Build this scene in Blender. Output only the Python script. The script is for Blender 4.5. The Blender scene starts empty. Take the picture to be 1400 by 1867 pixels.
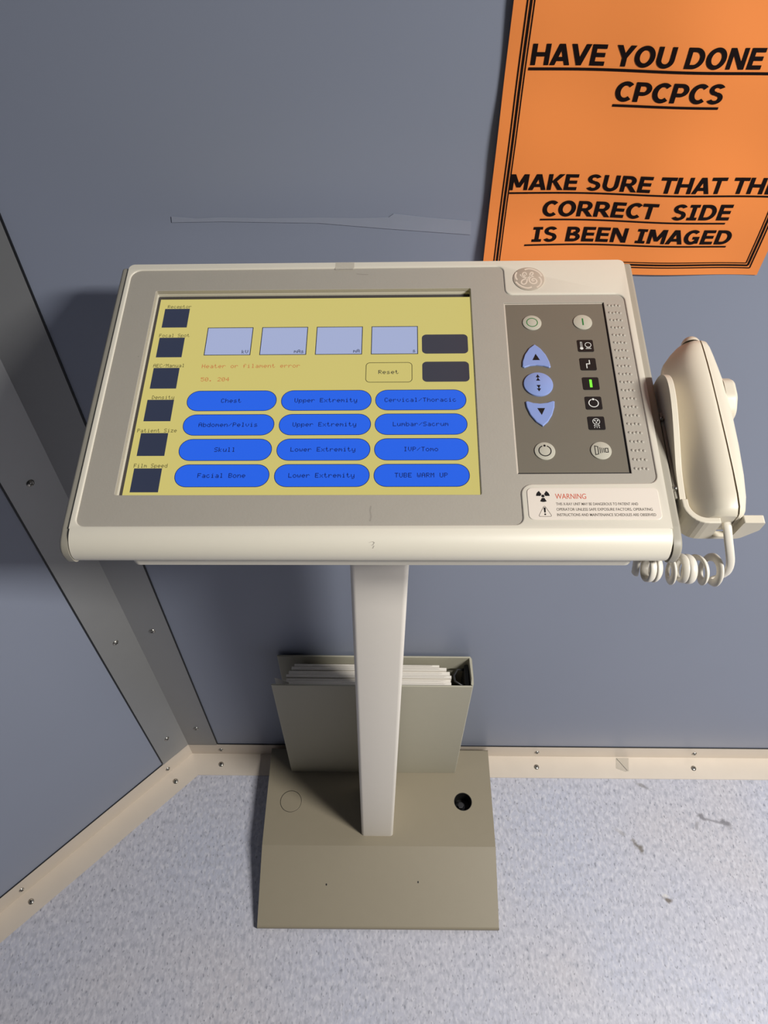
import bpy, bmesh, math, random
from mathutils import Vector, Matrix
from mathutils.geometry import tessellate_polygon
random.seed(7)
SC = bpy.context.scene
COL = SC.collection
R = math.radians

# ------------------------------------------------------------------ camera
cam_d = bpy.data.cameras.new('camera')
cam_d.sensor_fit = 'VERTICAL'; cam_d.sensor_height = 36.0
cam_d.lens = 36.0 * 1403.0 / 1867.0
cam_d.clip_start = 0.01
cam = bpy.data.objects.new('camera', cam_d); COL.objects.link(cam)
pt, ro = R(51.0), R(0.5)
fwd = Vector((0, math.cos(pt), -math.sin(pt)))
rt0 = Vector((1, 0, 0)); up0 = Vector((0, math.sin(pt), math.cos(pt)))
rt = rt0 * math.cos(ro) + up0 * math.sin(ro)
up = up0 * math.cos(ro) - rt0 * math.sin(ro)
cm = Matrix((rt, up, -fwd)).transposed().to_4x4()
cm.translation = (0, 0, 1.32)
cam.matrix_world = cm
SC.camera = cam

# ------------------------------------------------------------------ light
w = bpy.data.worlds.new('world'); SC.world = w; w.use_nodes = True
bg = w.node_tree.nodes['Background']
bg.inputs[0].default_value = (0.80, 0.88, 1.0, 1); bg.inputs[1].default_value = 0.008

def area(name, loc, target, sx, sy, power, col):
    l = bpy.data.lights.new(name, 'AREA'); l.shape = 'RECTANGLE'; l.size = sx; l.size_y = sy
    l.energy = power; l.color = col
    o = bpy.data.objects.new(name, l); COL.objects.link(o); o.location = loc
    o.rotation_euler = (Vector(target) - Vector(loc)).to_track_quat('-Z', 'Y').to_euler()
    return o
LAMP = area('ceiling_lamp', (1.18, -0.38, 1.98), (1.30, -0.70, 0.0), 0.60, 0.16, 57.0, (1.0, 0.97, 0.915))   # fluorescent batten on the ceiling
LAMP.rotation_euler = (R(4), 0, 0)

SC.view_settings.view_transform = 'Standard'
SC.view_settings.look = 'None'
SC.view_settings.gamma = 1.0
SC.view_settings.use_curve_mapping = False
SC.view_settings.exposure = 0.0
if hasattr(SC, 'cycles'):
    SC.cycles.max_bounces = 8; SC.cycles.diffuse_bounces = 3

# ------------------------------------------------------------------ helpers
def lin(c):
    return tuple(((v / 255) / 12.92 if v / 255 <= 0.04045 else ((v / 255 + 0.055) / 1.055) ** 2.4) for v in c)

def mat(name, rgb, rough=0.5, metal=0.0, var=0.03, scale=60.0, emit=None, estr=1.0, bump=0.0, alpha=1.0, spec=0.5):
    m = bpy.data.materials.new(name); m.use_nodes = True
    nt = m.node_tree; N = nt.nodes; L = nt.links
    b = N['Principled BSDF']
    c = lin(rgb)
    b.inputs['Roughness'].default_value = rough
    b.inputs['Metallic'].default_value = metal
    b.inputs['Specular IOR Level'].default_value = spec
    if alpha < 1: b.inputs['Alpha'].default_value = alpha
    tc = N.new('ShaderNodeTexCoord'); no = N.new('ShaderNodeTexNoise')
    no.inputs['Scale'].default_value = scale; no.inputs['Detail'].default_value = 3
    L.new(tc.outputs['Object'], no.inputs['Vector'])
    if var > 0:
        mx = N.new('ShaderNodeMix'); mx.data_type = 'RGBA'
        mx.inputs[6].default_value = (*[v * (1 - var) for v in c], 1)
        mx.inputs[7].default_value = (*[min(1, v * (1 + var)) for v in c], 1)
        L.new(no.outputs['Fac'], mx.inputs[0]); L.new(mx.outputs[2], b.inputs['Base Color'])
    else:
        b.inputs['Base Color'].default_value = (*c, 1)
    if bump > 0:
        bp = N.new('ShaderNodeBump'); bp.inputs['Strength'].default_value = bump; bp.inputs['Distance'].default_value = 0.0004
        n2 = N.new('ShaderNodeTexNoise'); n2.inputs['Scale'].default_value = scale * 8
        L.new(tc.outputs['Object'], n2.inputs['Vector'])
        L.new(n2.outputs['Fac'], bp.inputs['Height']); L.new(bp.outputs['Normal'], b.inputs['Normal'])
    if emit:
        b.inputs['Emission Color'].default_value = (*lin(emit), 1)
        b.inputs['Emission Strength'].default_value = estr
    return m

def T(frame, scale=1.0):
    return lambda p: frame @ (Vector(p) * scale)

class MB:
    """collects faces, builds ONE mesh object"""
    def __init__(s): s.v = []; s.f = []; s.mi = []; s.mats = []; s.sm = []
    def m(s, mt):
        if mt not in s.mats: s.mats.append(mt)
        return s.mats.index(mt)
    def add(s, vs, fs, mt, smooth=False):
        k = len(s.v); i = s.m(mt)
        s.v += [tuple(p) for p in vs]
        for f in fs:
            s.f.append(tuple(a + k for a in f)); s.mi.append(i); s.sm.append(smooth)
    def box(s, a, b, mt):
        x0, y0, z0 = a; x1, y1, z1 = b
        s.add([(x0,y0,z0),(x1,y0,z0),(x1,y1,z0),(x0,y1,z0),(x0,y0,z1),(x1,y0,z1),(x1,y1,z1),(x0,y1,z1)],
              [(0,3,2,1),(4,5,6,7),(0,1,5,4),(1,2,6,5),(2,3,7,6),(3,0,4,7)], mt)
    def plate(s, outer, z1, z0, mt, holes=(), ch=0.0, chh=None, axes=None, smooth_side=False, seg=2):
        """polygon with holes extruded z0..z1, top edges rounded by ch; axes maps (a,b,z) to (x,y,z)"""
        if chh is None: chh = ch
        ax = axes or (lambda a, b, z: (a, b, z))
        probe = Vector(ax(1,0,0)).cross(Vector(ax(0,1,0))).dot(Vector(ax(0,0,1)))
        flip = probe < 0
        loops = [(ccw(outer, True), ch)] + [(ccw(h, False), chh) for h in holes]
        def tess(zz, d, upw):
            ls = [[Vector((p[0], p[1], 0)) for p in (inset(l, c) if d else l)] for l, c in loops]
            tris = tessellate_polygon(ls); flat = [p for l in ls for p in l]
            fs = []
            for t in tris:
                a, b, c = (flat[i] for i in t)
                ar = (b - a).cross(c - a).z
                if abs(ar) < 1e-14: continue
                if (ar > 0) != upw: t = (t[0], t[2], t[1])
                fs.append(tuple(t) if not flip else (t[0], t[2], t[1]))
            s.add([ax(p.x, p.y, zz) for p in flat], fs, mt)
        tess(z1, True, True); tess(z0, False, False)
        for l, c in loops:
            rings = []
            if c > 0:
                for k in range(seg + 1):
                    a = k / seg * math.pi / 2
                    rings.append((inset(l, c * (1 - math.sin(a))), z1 - c * (1 - math.cos(a))))
            else: rings.append((l, z1))
            rings.append((l, z0))
            n = len(l); vs = []; fs = []
            for pts, zz in rings: vs += [ax(p[0], p[1], zz) for p in pts]
            for r in range(len(rings) - 1):
                for i in range(n):
                    j = (i + 1) % n
                    q = (r*n + i, (r+1)*n + i, (r+1)*n + j, r*n + j)
                    fs.append(q[::-1] if flip else q)
            s.add(vs, fs, mt, smooth=smooth_side)
    def flat(s, pts, z, mt):
        pts = ccw(pts, True); tr = tessellate_polygon([[Vector((p[0], p[1], 0)) for p in pts]])
        fs = []
        for t in tr:
            a, b, c = (Vector((*pts[i][:2], 0)) for i in t)
            fs.append(tuple(t) if (b - a).cross(c - a).z > 0 else (t[0], t[2], t[1]))
        s.add([(p[0], p[1], z) for p in pts], fs, mt)
    def ribbon(s, pts, wd, z, mt, closed=False):
        n = len(pts); P = [Vector(p[:2]) for p in pts]
        le = []; ri = []
        for i in range(n):
            if closed: a, b = P[i-1], P[(i+1) % n]
            else: a, b = P[max(0, i-1)], P[min(n-1, i+1)]
            d1 = (P[i] - a); d2 = (b - P[i])
            if d1.length < 1e-9: d1 = d2
            if d2.length < 1e-9: d2 = d1
            d1 = d1.normalized(); d2 = d2.normalized()
            n1 = Vector((-d1.y, d1.x)); n2 = Vector((-d2.y, d2.x))
            mm = (n1 + n2) / max(0.35, 1 + n1.dot(n2))
            le.append(P[i] + mm * wd / 2); ri.append(P[i] - mm * wd / 2)
        vs = [(p.x, p.y, z) for p in le] + [(p.x, p.y, z) for p in ri]
        fs = [(n + i, n + (i+1) % n, (i+1) % n, i) for i in range(n if closed else n - 1)]
        s.add(vs, fs, mt)
    def sweep(s, path, prof, mt, up=(0, 0, 1), closed_ends=True):
        """profile [(a,b)] swept along path (parallel transport)"""
        P = [Vector(p) for p in path]; n = len(P); k = len(prof)
        t = [(P[min(n-1, i+1)] - P[max(0, i-1)]).normalized() for i in range(n)]
        u = Vector(up); u = (u - t[0] * u.dot(t[0])).normalized()
        vs = []
        for i in range(n):
            if i: 
                q = t[i-1].rotation_difference(t[i]); u = q @ u; u = (u - t[i] * u.dot(t[i])).normalized()
            v = t[i].cross(u)
            vs += [P[i] + u * a + v * b for a, b in prof]
        fs = [(i*k + j, i*k + (j+1) % k, (i+1)*k + (j+1) % k, (i+1)*k + j) for i in range(n-1) for j in range(k)]
        if closed_ends: fs += [tuple(range(k))[::-1], tuple((n-1)*k + j for j in range(k))]
        s.add(vs, fs, mt, smooth=True)
    def dome(s, c, rx, ry, h, mt, z0, seg=24, rings=4):
        vs = []; fs = []
        for r in range(rings):
            a = r / rings * math.pi / 2
            for k in range(seg):
                p = 2 * math.pi * k / seg
                vs.append((c[0] + rx * math.cos(a) * math.cos(p), c[1] + ry * math.cos(a) * math.sin(p), z0 + h * math.sin(a)))
        vs.append((c[0], c[1], z0 + h))
        for r in range(rings - 1):
            for k in range(seg):
                j = (k + 1) % seg
                fs.append((r*seg + k, r*seg + j, (r+1)*seg + j, (r+1)*seg + k))
        for k in range(seg): fs.append(((rings-1)*seg + k, (rings-1)*seg + (k+1) % seg, rings*seg))
        s.add(vs, fs, mt, smooth=True)
    def text(s, txt, x, y, mt, z, cap=None, width=None, bold=0.0, shear=0.0, align='LEFT', rot=0.0, warp=None):
        cu = bpy.data.curves.new('t', 'FONT'); cu.body = txt; cu.size = 1.0; cu.offset = bold; cu.shear = shear
        o = bpy.data.objects.new('t', cu); COL.objects.link(o)
        bpy.context.view_layer.update()
        me = bpy.data.meshes.new_from_object(o.evaluated_get(bpy.context.evaluated_depsgraph_get()))
        vs = [v.co.copy() for v in me.vertices]; fs = [tuple(p.vertices) for p in me.polygons]
        bpy.data.objects.remove(o); bpy.data.curves.remove(cu); bpy.data.meshes.remove(me)
        x0 = min(v.x for v in vs); x1 = max(v.x for v in vs)
        sx = sy = (cap / 0.729) if cap else 1.0
        if width: sx = width / (x1 - x0)
        if not cap: sy = sx
        wd = (x1 - x0) * sx
        ox = {'LEFT': 0, 'CENTER': -wd / 2, 'RIGHT': -wd}[align]
        c_, s_ = math.cos(rot), math.sin(rot)
        out = []
        for v in vs:
            a = (v.x - x0) * sx + ox; b = v.y * sy
            out.append((x + a * c_ - b * s_, y + a * s_ + b * c_, z))
        fs2 = []
        for f in fs:
            a, b, c = (Vector(out[f[i]]) for i in (0, 1, 2))
            fs2.append(f if (b - a).cross(c - a).z >= 0 else f[::-1])
        s.add(out, fs2, mt)
    def build(s, name, parent=None, frame=None, scale=1.0, smooth=None, bevel=None, wn=False):
        me = bpy.data.meshes.new(name)
        me.from_pydata([tuple(Vector(p) * scale) for p in s.v], [], s.f)
        for mt in s.mats: me.materials.append(mt)
        for p, i, sm in zip(me.polygons, s.mi, s.sm): p.material_index = i; p.use_smooth = sm
        me.update()
        o = bpy.data.objects.new(name, me); COL.objects.link(o)
        if smooth is not None:
            for p in me.polygons: p.use_smooth = True
            bm = bmesh.new(); bm.from_mesh(me)
            bmesh.ops.remove_doubles(bm, verts=bm.verts, dist=1e-6)
            for e in bm.edges:
                if len(e.link_faces) == 2 and e.calc_face_angle(0) > R(smooth): e.smooth = False
            bm.to_mesh(me); bm.free()
        if bevel:
            b = o.modifiers.new('bevel', 'BEVEL'); b.width = bevel; b.segments = 3; b.limit_method = 'ANGLE'; b.angle_limit = R(35)
        fr = frame or Matrix()
        if parent is not None:
            o.parent = parent
            o.matrix_local = PW[parent.name].inverted() @ fr
        else: o.matrix_world = fr
        PW[o.name] = fr.copy()
        return o
PW = {}

def ccw(pts, want):
    a = sum(pts[i-1][0] * pts[i][1] - pts[i][0] * pts[i-1][1] for i in range(len(pts)))
    return list(pts) if (a > 0) == want else list(pts)[::-1]

def inset(pts, d):
    if d == 0: return list(pts)
    n = len(pts); out = []
    for i in range(n):
        p0, p, p1 = Vector(pts[i-1][:2]), Vector(pts[i][:2]), Vector(pts[(i+1) % n][:2])
        d1 = (p - p0); d2 = (p1 - p)
        if d1.length < 1e-9: d1 = d2
        if d2.length < 1e-9: d2 = d1
        d1.normalize(); d2.normalize()
        n1 = Vector((-d1.y, d1.x)); n2 = Vector((-d2.y, d2.x))
        q = p + (n1 + n2) / max(0.3, 1 + n1.dot(n2)) * d
        out.append((q.x, q.y))
    return out

def fillet(pts, rs, seg=6):
    n = len(pts); out = []
    if not hasattr(rs, '__len__'): rs = [rs] * n
    for i in range(n):
        p0, p, p1 = Vector(pts[i-1]), Vector(pts[i]), Vector(pts[(i+1) % n]); r = rs[i]
        if r <= 0: out.append((p.x, p.y)); continue
        a = (p0 - p).normalized(); b = (p1 - p).normalized()
        th = a.angle(b); t = r / math.tan(th / 2)
        t = min(t, (p0 - p).length * 0.5, (p1 - p).length * 0.5); rr = t * math.tan(th / 2)
        c = p + (a + b).normalized() * (rr / math.sin(th / 2))
        s = p + a * t - c; e = p + b * t - c
        ang = math.atan2(s.x * e.y - s.y * e.x, s.dot(e))
        for k in range(seg + 1):
            q = ang * k / seg
            out.append((c.x + s.x * math.cos(q) - s.y * math.sin(q), c.y + s.x * math.sin(q) + s.y * math.cos(q)))
    return out

def rrect(u0, v0, u1, v1, r, seg=6):
    return fillet([(u0, v0), (u1, v0), (u1, v1), (u0, v1)], r, seg)
def circ(cx, cy, r, n=32, ry=None):
    return [(cx + r * math.cos(2*math.pi*k/n), cy + (ry or r) * math.sin(2*math.pi*k/n)) for k in range(n)]
def arc(cx, cy, r, a0, a1, n=16):
    return [(cx + r * math.cos(R(a0 + (a1-a0)*k/n)), cy + r * math.sin(R(a0 + (a1-a0)*k/n))) for k in range(n + 1)]

def smoothp(pts, n=4):
    out = []
    for i in range(len(pts) - 1):
        p0 = pts[max(0, i-1)]; p1 = pts[i]; p2 = pts[i+1]; p3 = pts[min(len(pts)-1, i+2)]
        for k_ in range(n):
            t = k_ / n
            out.append(tuple(.5 * ((2*p1[d]) + (-p0[d]+p2[d])*t + (2*p0[d]-5*p1[d]+4*p2[d]-p3[d])*t*t + (-p0[d]+3*p1[d]-3*p2[d]+p3[d])*t**3) for d in (0, 1)))
    return out + [pts[-1]]

def empty(name, loc, frame=None):
    o = bpy.data.objects.new(name, None); COL.objects.link(o); o.empty_display_size = 0.05
    fr = frame or Matrix.Translation(loc); o.matrix_world = fr; PW[o.name] = fr.copy()
    return o
def tag(o, label, cat, group=None):
    o['label'] = label; o['category'] = cat
    if group: o['group'] = group
def structure(o, label=None):
    o['kind'] = 'structure'
    if label: o['label'] = label
    return o

# ------------------------------------------------------------------ materials
M_wall = mat('blue_grey_wall_laminate', (136, 143, 161), 0.42, var=0.035, scale=5, bump=0.03)
M_white = mat('cream_white_plastic', (222, 216, 201), 0.42, var=0.012, scale=200)
M_bezel = mat('warm_grey_plastic', (172, 166, 155), 0.55, var=0.02, scale=90, bump=0.15)
M_scuff = mat('scuff', (156, 150, 140), 0.7)
M_faint = mat('faint_pencil', (178, 172, 160), 0.7)
M_cap = mat('grey_beige_side_plastic', (160, 155, 142), 0.5)
M_keypad = mat('dark_taupe_membrane', (116, 110, 98), 0.45, var=0.015)
M_black = mat('black_print_and_edge_shade', (14, 13, 14), 0.5, var=0)
M_ledge = mat('pale_gasket', (216, 211, 196), 0.5)
M_btn = mat('pale_button_plastic', (188, 185, 170), 0.4)
M_bluebtn = mat('periwinkle_button', (138, 158, 214), 0.35)
M_green = mat('green_print', (44, 120, 62), 0.5, var=0)
M_led = mat('green_indicator_light', (90, 220, 50), 0.4, var=0, emit=(110, 235, 50), estr=0.9)
M_iconwhite = mat('white_print', (222, 224, 220), 0.5, var=0)
M_lcd_border = mat('display_border', (70, 66, 66), 0.35)
def screen_mat(n, rgb): 
    m = mat(n, (8, 8, 8), 0.28, var=0, emit=rgb, estr=1.0); return m
M_yel = screen_mat('display_yellow', (203, 190, 112))
M_blu = screen_mat('display_blue', (38, 98, 228))
M_key = screen_mat('display_dark', (46, 52, 72))
M_fn = screen_mat('display_dark_grey', (60, 59, 68))
M_field = screen_mat('display_pale_blue', (163, 173, 208))
M_ink = screen_mat('display_black', (12, 18, 40))
M_inkb = screen_mat('display_navy', (10, 24, 84))
M_olive = screen_mat('display_olive', (82, 76, 42))
M_red = screen_mat('display_orange', (192, 120, 68))
M_logo = mat('badge_silver', (182, 171, 156), 0.35, var=0.02)
M_logo_l = mat('badge_relief', (222, 210, 194), 0.35, var=0)
M_label = mat('label_film_and_lit_edge', (228, 218, 206), 0.45, var=0)
M_warn = mat('warning_red', (208, 92, 66), 0.5, var=0)
M_grey_ink = mat('grey_ink', (96, 88, 80), 0.5, var=0)
M_tape = mat('clear_tape', (214, 208, 196), 0.2, var=0.02, alpha=0.28)
M_walltape = mat('old_tape', (145, 151, 167), 0.3, var=0.04)
M_col = mat('cream_painted_steel', (238, 231, 220), 0.45, var=0.01)
M_base = mat('taupe_base_plastic', (143, 134, 115), 0.5, var=0.02, bump=0.1)
M_dark = mat('near_black', (12, 12, 12), 0.6, var=0)
M_bolt = mat('dark_bolt_steel', (60, 60, 62), 0.4, metal=0.6)
M_hand = mat('handset_cream_plastic', (217, 209, 191), 0.42, var=0.01)
M_seam = mat('tan_seam', (150, 138, 116), 0.6, var=0)  # tan strip showing between the two handset shells
M_cord = mat('white_cord_vinyl', (226, 220, 208), 0.38, var=0.01)
M_alu = mat('grey_aluminium_trim', (142, 143, 144), 0.42, metal=0.35, var=0.03, scale=30)
M_skirt = mat('cream_aluminium_skirting', (214, 203, 190), 0.4, metal=0.15, var=0.05, scale=25)
M_seal = mat('black_sealant', (16, 18, 24), 0.6, var=0)
M_screw = mat('screw_steel', (175, 172, 165), 0.3, metal=0.9, var=0.02)
M_board = mat('binder_grey_board', (176, 172, 155), 0.5, var=0.02, bump=0.1)
M_paper = mat('filed_paper', (228, 222, 212), 0.8, var=0.03, scale=400)
M_paper2 = mat('filed_paper_grey_lines', (150, 142, 132), 0.8, var=0)  # thin grey stripes along the page tops
M_orange = mat('orange_paper', (240, 140, 66), 0.6, var=0.02, scale=12)
M_print = mat('black_toner', (18, 6, 6), 0.6, var=0, spec=0.15)

def floor_material():
    m = bpy.data.materials.new('speckled_vinyl'); m.use_nodes = True
    nt = m.node_tree; N = nt.nodes; L = nt.links; b = N['Principled BSDF']
    tc = N.new('ShaderNodeTexCoord')
    def noise(scale, sx, sy, detail=2, off=0):
        mp = N.new('ShaderNodeMapping'); mp.inputs['Scale'].default_value = (sx, sy, 1); mp.inputs['Location'].default_value = (off, off * 1.7, 0)
        L.new(tc.outputs['Object'], mp.inputs['Vector'])
        n = N.new('ShaderNodeTexNoise'); n.inputs['Scale'].default_value = scale; n.inputs['Detail'].default_value = detail
        L.new(mp.outputs['Vector'], n.inputs['Vector']); return n.outputs['Fac']
    def ramp(src, p0, p1):
        r = N.new('ShaderNodeMapRange'); r.inputs['From Min'].default_value = p0; r.inputs['From Max'].default_value = p1
        L.new(src, r.inputs['Value']); return r.outputs['Result']
    def mix(fac, a, bc):
        x = N.new('ShaderNodeMix'); x.data_type = 'RGBA'
        L.new(fac, x.inputs[0])
        if isinstance(a, tuple): x.inputs[6].default_value = (*lin(a), 1)
        else: L.new(a, x.inputs[6])
        x.inputs[7].default_value = (*lin(bc), 1)
        return x.outputs[2]
    def mul(a, k):
        x = N.new('ShaderNodeMath'); x.operation = 'MULTIPLY'; L.new(a, x.inputs[0])
        if isinstance(k, float): x.inputs[1].default_value = k
        else: L.new(k, x.inputs[1])
        return x.outputs[0]
    c = mix(ramp(noise(4, 1, 1, 2), 0.35, 0.65), (183, 186, 202), (191, 189, 197))
    c = mix(mul(ramp(noise(150, 1.5, 0.75, 2), 0.46, 0.68), 0.62), c, (214, 213, 221))
    c = mix(mul(ramp(noise(125, 1.5, 0.75, 2, 3.1), 0.48, 0.70), 0.70), c, (158, 160, 172))
    c = mix(mul(ramp(noise(190, 1.5, 0.7, 1, 7.7), 0.63, 0.73), 0.65), c, (120, 122, 134))
    c = mix(mul(ramp(noise(230, 1.3, 0.7, 1, 12.3), 0.73, 0.79), 0.75), c, (78, 80, 92))
    # scuffs and dirt spots
    wob = noise(90, 1, 1, 3, 5.5)
    for (x, y, a, rx, ry, col, st) in [(0.4185, 0.3715, 35, 0.005, 0.012, (104, 96, 84), 0.8), (0.424, 0.3655, -25, 0.004, 0.008, (104, 96, 84), 0.7),
                                   (0.449, 0.2905, 70, 0.0045, 0.009, (96, 84, 66), 0.85), (0.449, 0.296, 90, 0.0045, 0.006, (226, 222, 216), 0.6),
                                   (0.5365, 0.4185, 30, 0.0065, 0.009, (112, 110, 116), 0.8), (0.5755, 0.4065, 50, 0.006, 0.012, (116, 114, 120), 0.85),
                                   (0.555, 0.411, 74, 0.0025, 0.024, (130, 128, 134), 0.7), (0.524, 0.403, -20, 0.004, 0.009, (140, 138, 142), 0.6),
                                   (0.448, 0.469, 62, 0.004, 0.015, (112, 108, 104), 0.6), (0.395, 0.392, 60, 0.004, 0.009, (146, 142, 140), 0.5)]:
        mp = N.new('ShaderNodeMapping'); mp.vector_type = 'TEXTURE'
        mp.inputs['Location'].default_value = (x, y, 0); mp.inputs['Rotation'].default_value = (0, 0, R(a)); mp.inputs['Scale'].default_value = (rx, ry, 1)
        L.new(tc.outputs['Object'], mp.inputs['Vector'])
        ln = N.new('ShaderNodeVectorMath'); ln.operation = 'LENGTH'; L.new(mp.outputs['Vector'], ln.inputs[0])
        ad = N.new('ShaderNodeMath'); ad.operation = 'MULTIPLY_ADD'; L.new(wob, ad.inputs[0]); ad.inputs[1].default_value = 2.4; L.new(ln.outputs['Value'], ad.inputs[2])
        r = N.new('ShaderNodeMapRange'); r.inputs['From Min'].default_value = 2.25; r.inputs['From Max'].default_value = 1.55
        L.new(ad.outputs[0], r.inputs['Value'])
        c = mix(mul(r.outputs['Result'], st), c, col)
    L.new(c, b.inputs['Base Color'])
    b.inputs['Roughness'].default_value = 0.48
    bp = N.new('ShaderNodeBump'); bp.inputs['Strength'].default_value = 0.08; bp.inputs['Distance'].default_value = 0.0005
    L.new(noise(300, 1, 1, 2), bp.inputs['Height']); L.new(bp.outputs['Normal'], b.inputs['Normal'])
    return m
M_floor = floor_material()

# ------------------------------------------------------------------ room shell
CX_, CY_ = -0.333, 0.520          # inside corner
d45 = Vector((-math.sqrt(.5), -math.sqrt(.5), 0))
b = MB(); b.add([(-2.2, -2.2, 0), (2.2, -2.2, 0), (2.2, CY_, 0), (CX_, CY_, 0), (-2.2, CY_ - 1.867, 0)], [(0, 1, 2, 3, 4)], M_floor)
structure(b.build('floor'), 'speckled pale grey-lilac vinyl floor')
b = MB(); b.box((CX_ - 0.02, CY_, -0.02), (2.2, CY_ + 0.05, 2.3), M_wall)
structure(b.build('wall_back'), 'blue-grey laminate wall behind the console')
LF = Matrix.Translation((CX_, CY_, 0)) @ Matrix.Rotation(R(225), 4, 'Z')   # x along the angled wall, +y into the room
b = MB(); b.box((-0.0, -0.05, -0.02), (2.4, 0.0, 2.3), M_wall)
structure(b.build('wall_left', frame=LF), 'angled blue-grey laminate wall on the left')

def screw_mesh(name, parent, frame, r=0.0042):
    m_ = MB(); m_.dome((0, 0), r, r, 0.0022, M_screw, 0.0, 20, 4)
    for a in (45, 135):
        dx, dy = math.cos(R(a)) * r * .55, math.sin(R(a)) * r * .55
        m_.ribbon([(-dx, -dy), (dx, dy)], r * .22, 0.00224, M_dark)
    return m_.build(name, parent, frame)
def facing(loc, n):     # +Z of the local frame along n
    q = Vector(n).to_track_quat('Z', 'Y'); m_ = q.to_matrix().to_4x4(); m_.translation = loc; return m_

# corner trim: two vertical legs meeting in the corner
TH = 0.0015
b = MB()
b.box((CX_ + 0.0, CY_ - TH, 0.0405), (CX_ + 0.0500, CY_ - 0.0001, 2.3), M_alu)
n45 = Vector((math.sqrt(.5), -math.sqrt(.5), 0)); t45 = d45
def lw(s, o, z):
    p = Vector((CX_, CY_, z)) + t45 * s + n45 * o; return tuple(p)
vs = [lw(0, 0.0001, .0405), lw(.0505, 0.0001, .0405), lw(.0505, TH, .0405), lw(.0004, TH, .0405), lw(0, 0.0001, 2.3), lw(.0505, 0.0001, 2.3), lw(.0505, TH, 2.3), lw(.0004, TH, 2.3)]
b.add(vs, [(0,1,2,3),(4,7,6,5),(3,2,6,7),(1,5,6,2),(0,4,5,1)], M_alu)
trim = structure(b.build('trim_1'), 'grey aluminium corner strip between the two walls')
b = MB()
b.box((CX_ + 0.0500, CY_ - 0.0012, 0.044), (CX_ + 0.0518, CY_ - 0.0001, 2.3), M_seal)
b.add([lw(.0505, .0001, .046), lw(.0524, .0001, .046), lw(.0524, .0012, .046), lw(.0505, .0012, .046), lw(.0505, .0001, 2.3), lw(.0524, .0001, 2.3), lw(.0524, .0012, 2.3), lw(.0505, .0012, 2.3)],
      [(3,2,6,7),(1,5,6,2)], M_seal)
b.build('sealant_line', trim)
for z in (.109, .424, .742):
    screw_mesh('screw', trim, facing((CX_ + 0.0265, CY_ - TH, z), (0, -1, 0)))
    screw_mesh('screw', trim, facing(lw(.0268, TH, z + .001), n45))

# skirting: aluminium angles, one leg on the wall, one on the floor
FW_, FH = 0.0392, 0.0415
k = math.tan(R(22.5))
b = MB()
x0 = CX_
b.add([(x0 + k*FW_, CY_ - FW_, 0.0001), (2.2, CY_ - FW_, 0.0001), (2.2, CY_, 0.0001), (x0, CY_, 0.0001),
       (x0 + k*FW_, CY_ - FW_, TH), (2.2, CY_ - FW_, TH), (2.2, CY_, TH), (x0, CY_, TH)],
      [(4,5,6,7),(0,1,5,4)], M_skirt)
b.add([(x0 + k*TH, CY_ - TH, TH), (2.2, CY_ - TH, TH), (2.2, CY_ - TH, FH), (x0 + k*TH, CY_ - TH, FH), (x0, CY_ - .0001, FH), (2.2, CY_ - .0001, FH)],
      [(0,1,2,3),(3,2,5,4)], M_skirt)
sk = structure(b.build('baseboard_back'), 'cream aluminium angle skirting along the back wall')
b = MB(); b.box((CX_ + 0.051, CY_ - 0.0012, FH), (2.2, CY_ - 0.0001, FH + 0.0022), M_seal); b.build('sealant_line', sk)
for x in (-.2795, .2692, .5425):
    screw_mesh('screw', sk, facing((x, CY_ - TH, .020), (0, -1, 0)))
    screw_mesh('screw', sk, facing((x, .4997, TH), (0, 0, 1)), 0.0046)
b = MB()
def lf(s, o, z): return lw(s, o, z)
e = 2.4
b.add([lf(k*FW_, FW_, .0001), lf(e, FW_, .0001), lf(k*FW_, FW_, TH), lf(e, FW_, TH), lf(0, 0, TH), lf(e, 0, TH)], [(0,2,3,1),(2,4,5,3)], M_skirt)
b.add([lf(k*TH, TH, TH), lf(e, TH, TH), lf(e, TH, FH), lf(k*TH, TH, FH), lf(0, .0001, FH), lf(e, .0001, FH)], [(0,3,2,1),(3,4,5,2)], M_skirt)
sl = structure(b.build('baseboard_left'), 'cream aluminium angle skirting along the angled wall')
b = MB()
b.add([lf(.0515, .0012, FH), lf(e, .0012, FH), lf(e, .0012, FH + .0022), lf(.0515, .0012, FH + .0022), lf(.0515, .0001, FH + .0022), lf(e, .0001, FH + .0022)], [(0,3,2,1),(3,4,5,2)], M_seal)
b.build('sealant_line', sl)
screw_mesh('screw', sl, facing(lw(.0483, TH, .0175), n45))
p = Vector((-.3535, .4695, TH)); screw_mesh('screw', sl, facing(p, (0, 0, 1)), 0.0046)
for s_ in (.32, .59):
    screw_mesh('screw', sl, facing(lw(s_, TH, .0175), n45)); screw_mesh('screw', sl, facing(lw(s_, .02, TH), (0, 0, 1)), 0.0046)

# ------------------------------------------------------------------ the console stand
root = empty('control_console', (0, 0.40, 0))
tag(root, 'cream x-ray control console with a touch screen, on a column and taupe base', 'control console')
def frame_from(t, yaw, bank, o):
    m_ = Matrix.Rotation(yaw, 4, 'Z') @ Matrix.Rotation(t, 4, 'X') @ Matrix.Rotation(bank, 4, 'Y')
    m_.translation = o; return m_
F = frame_from(R(10.8), R(-0.3), R(-1.65), (-.0088, .3683, .9945))    # console deck: u right, v up the slope, n out of it
MM = 0.001
UVN = lambda a, b_, z: (z, a, b_)          # profile (v,n) extruded along u

bez = fillet([(-168.6, 98.8), (-168.2, -101.2), (88.2, -100.3), (88.2, -73.8), (167.4, -73.2), (167.2, 73.0), (88.6, 73.2), (88.6, 99.2)],
             [7, 5, 4.5, 7, 5, 5.5, 5, 4.5], 6)
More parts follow.
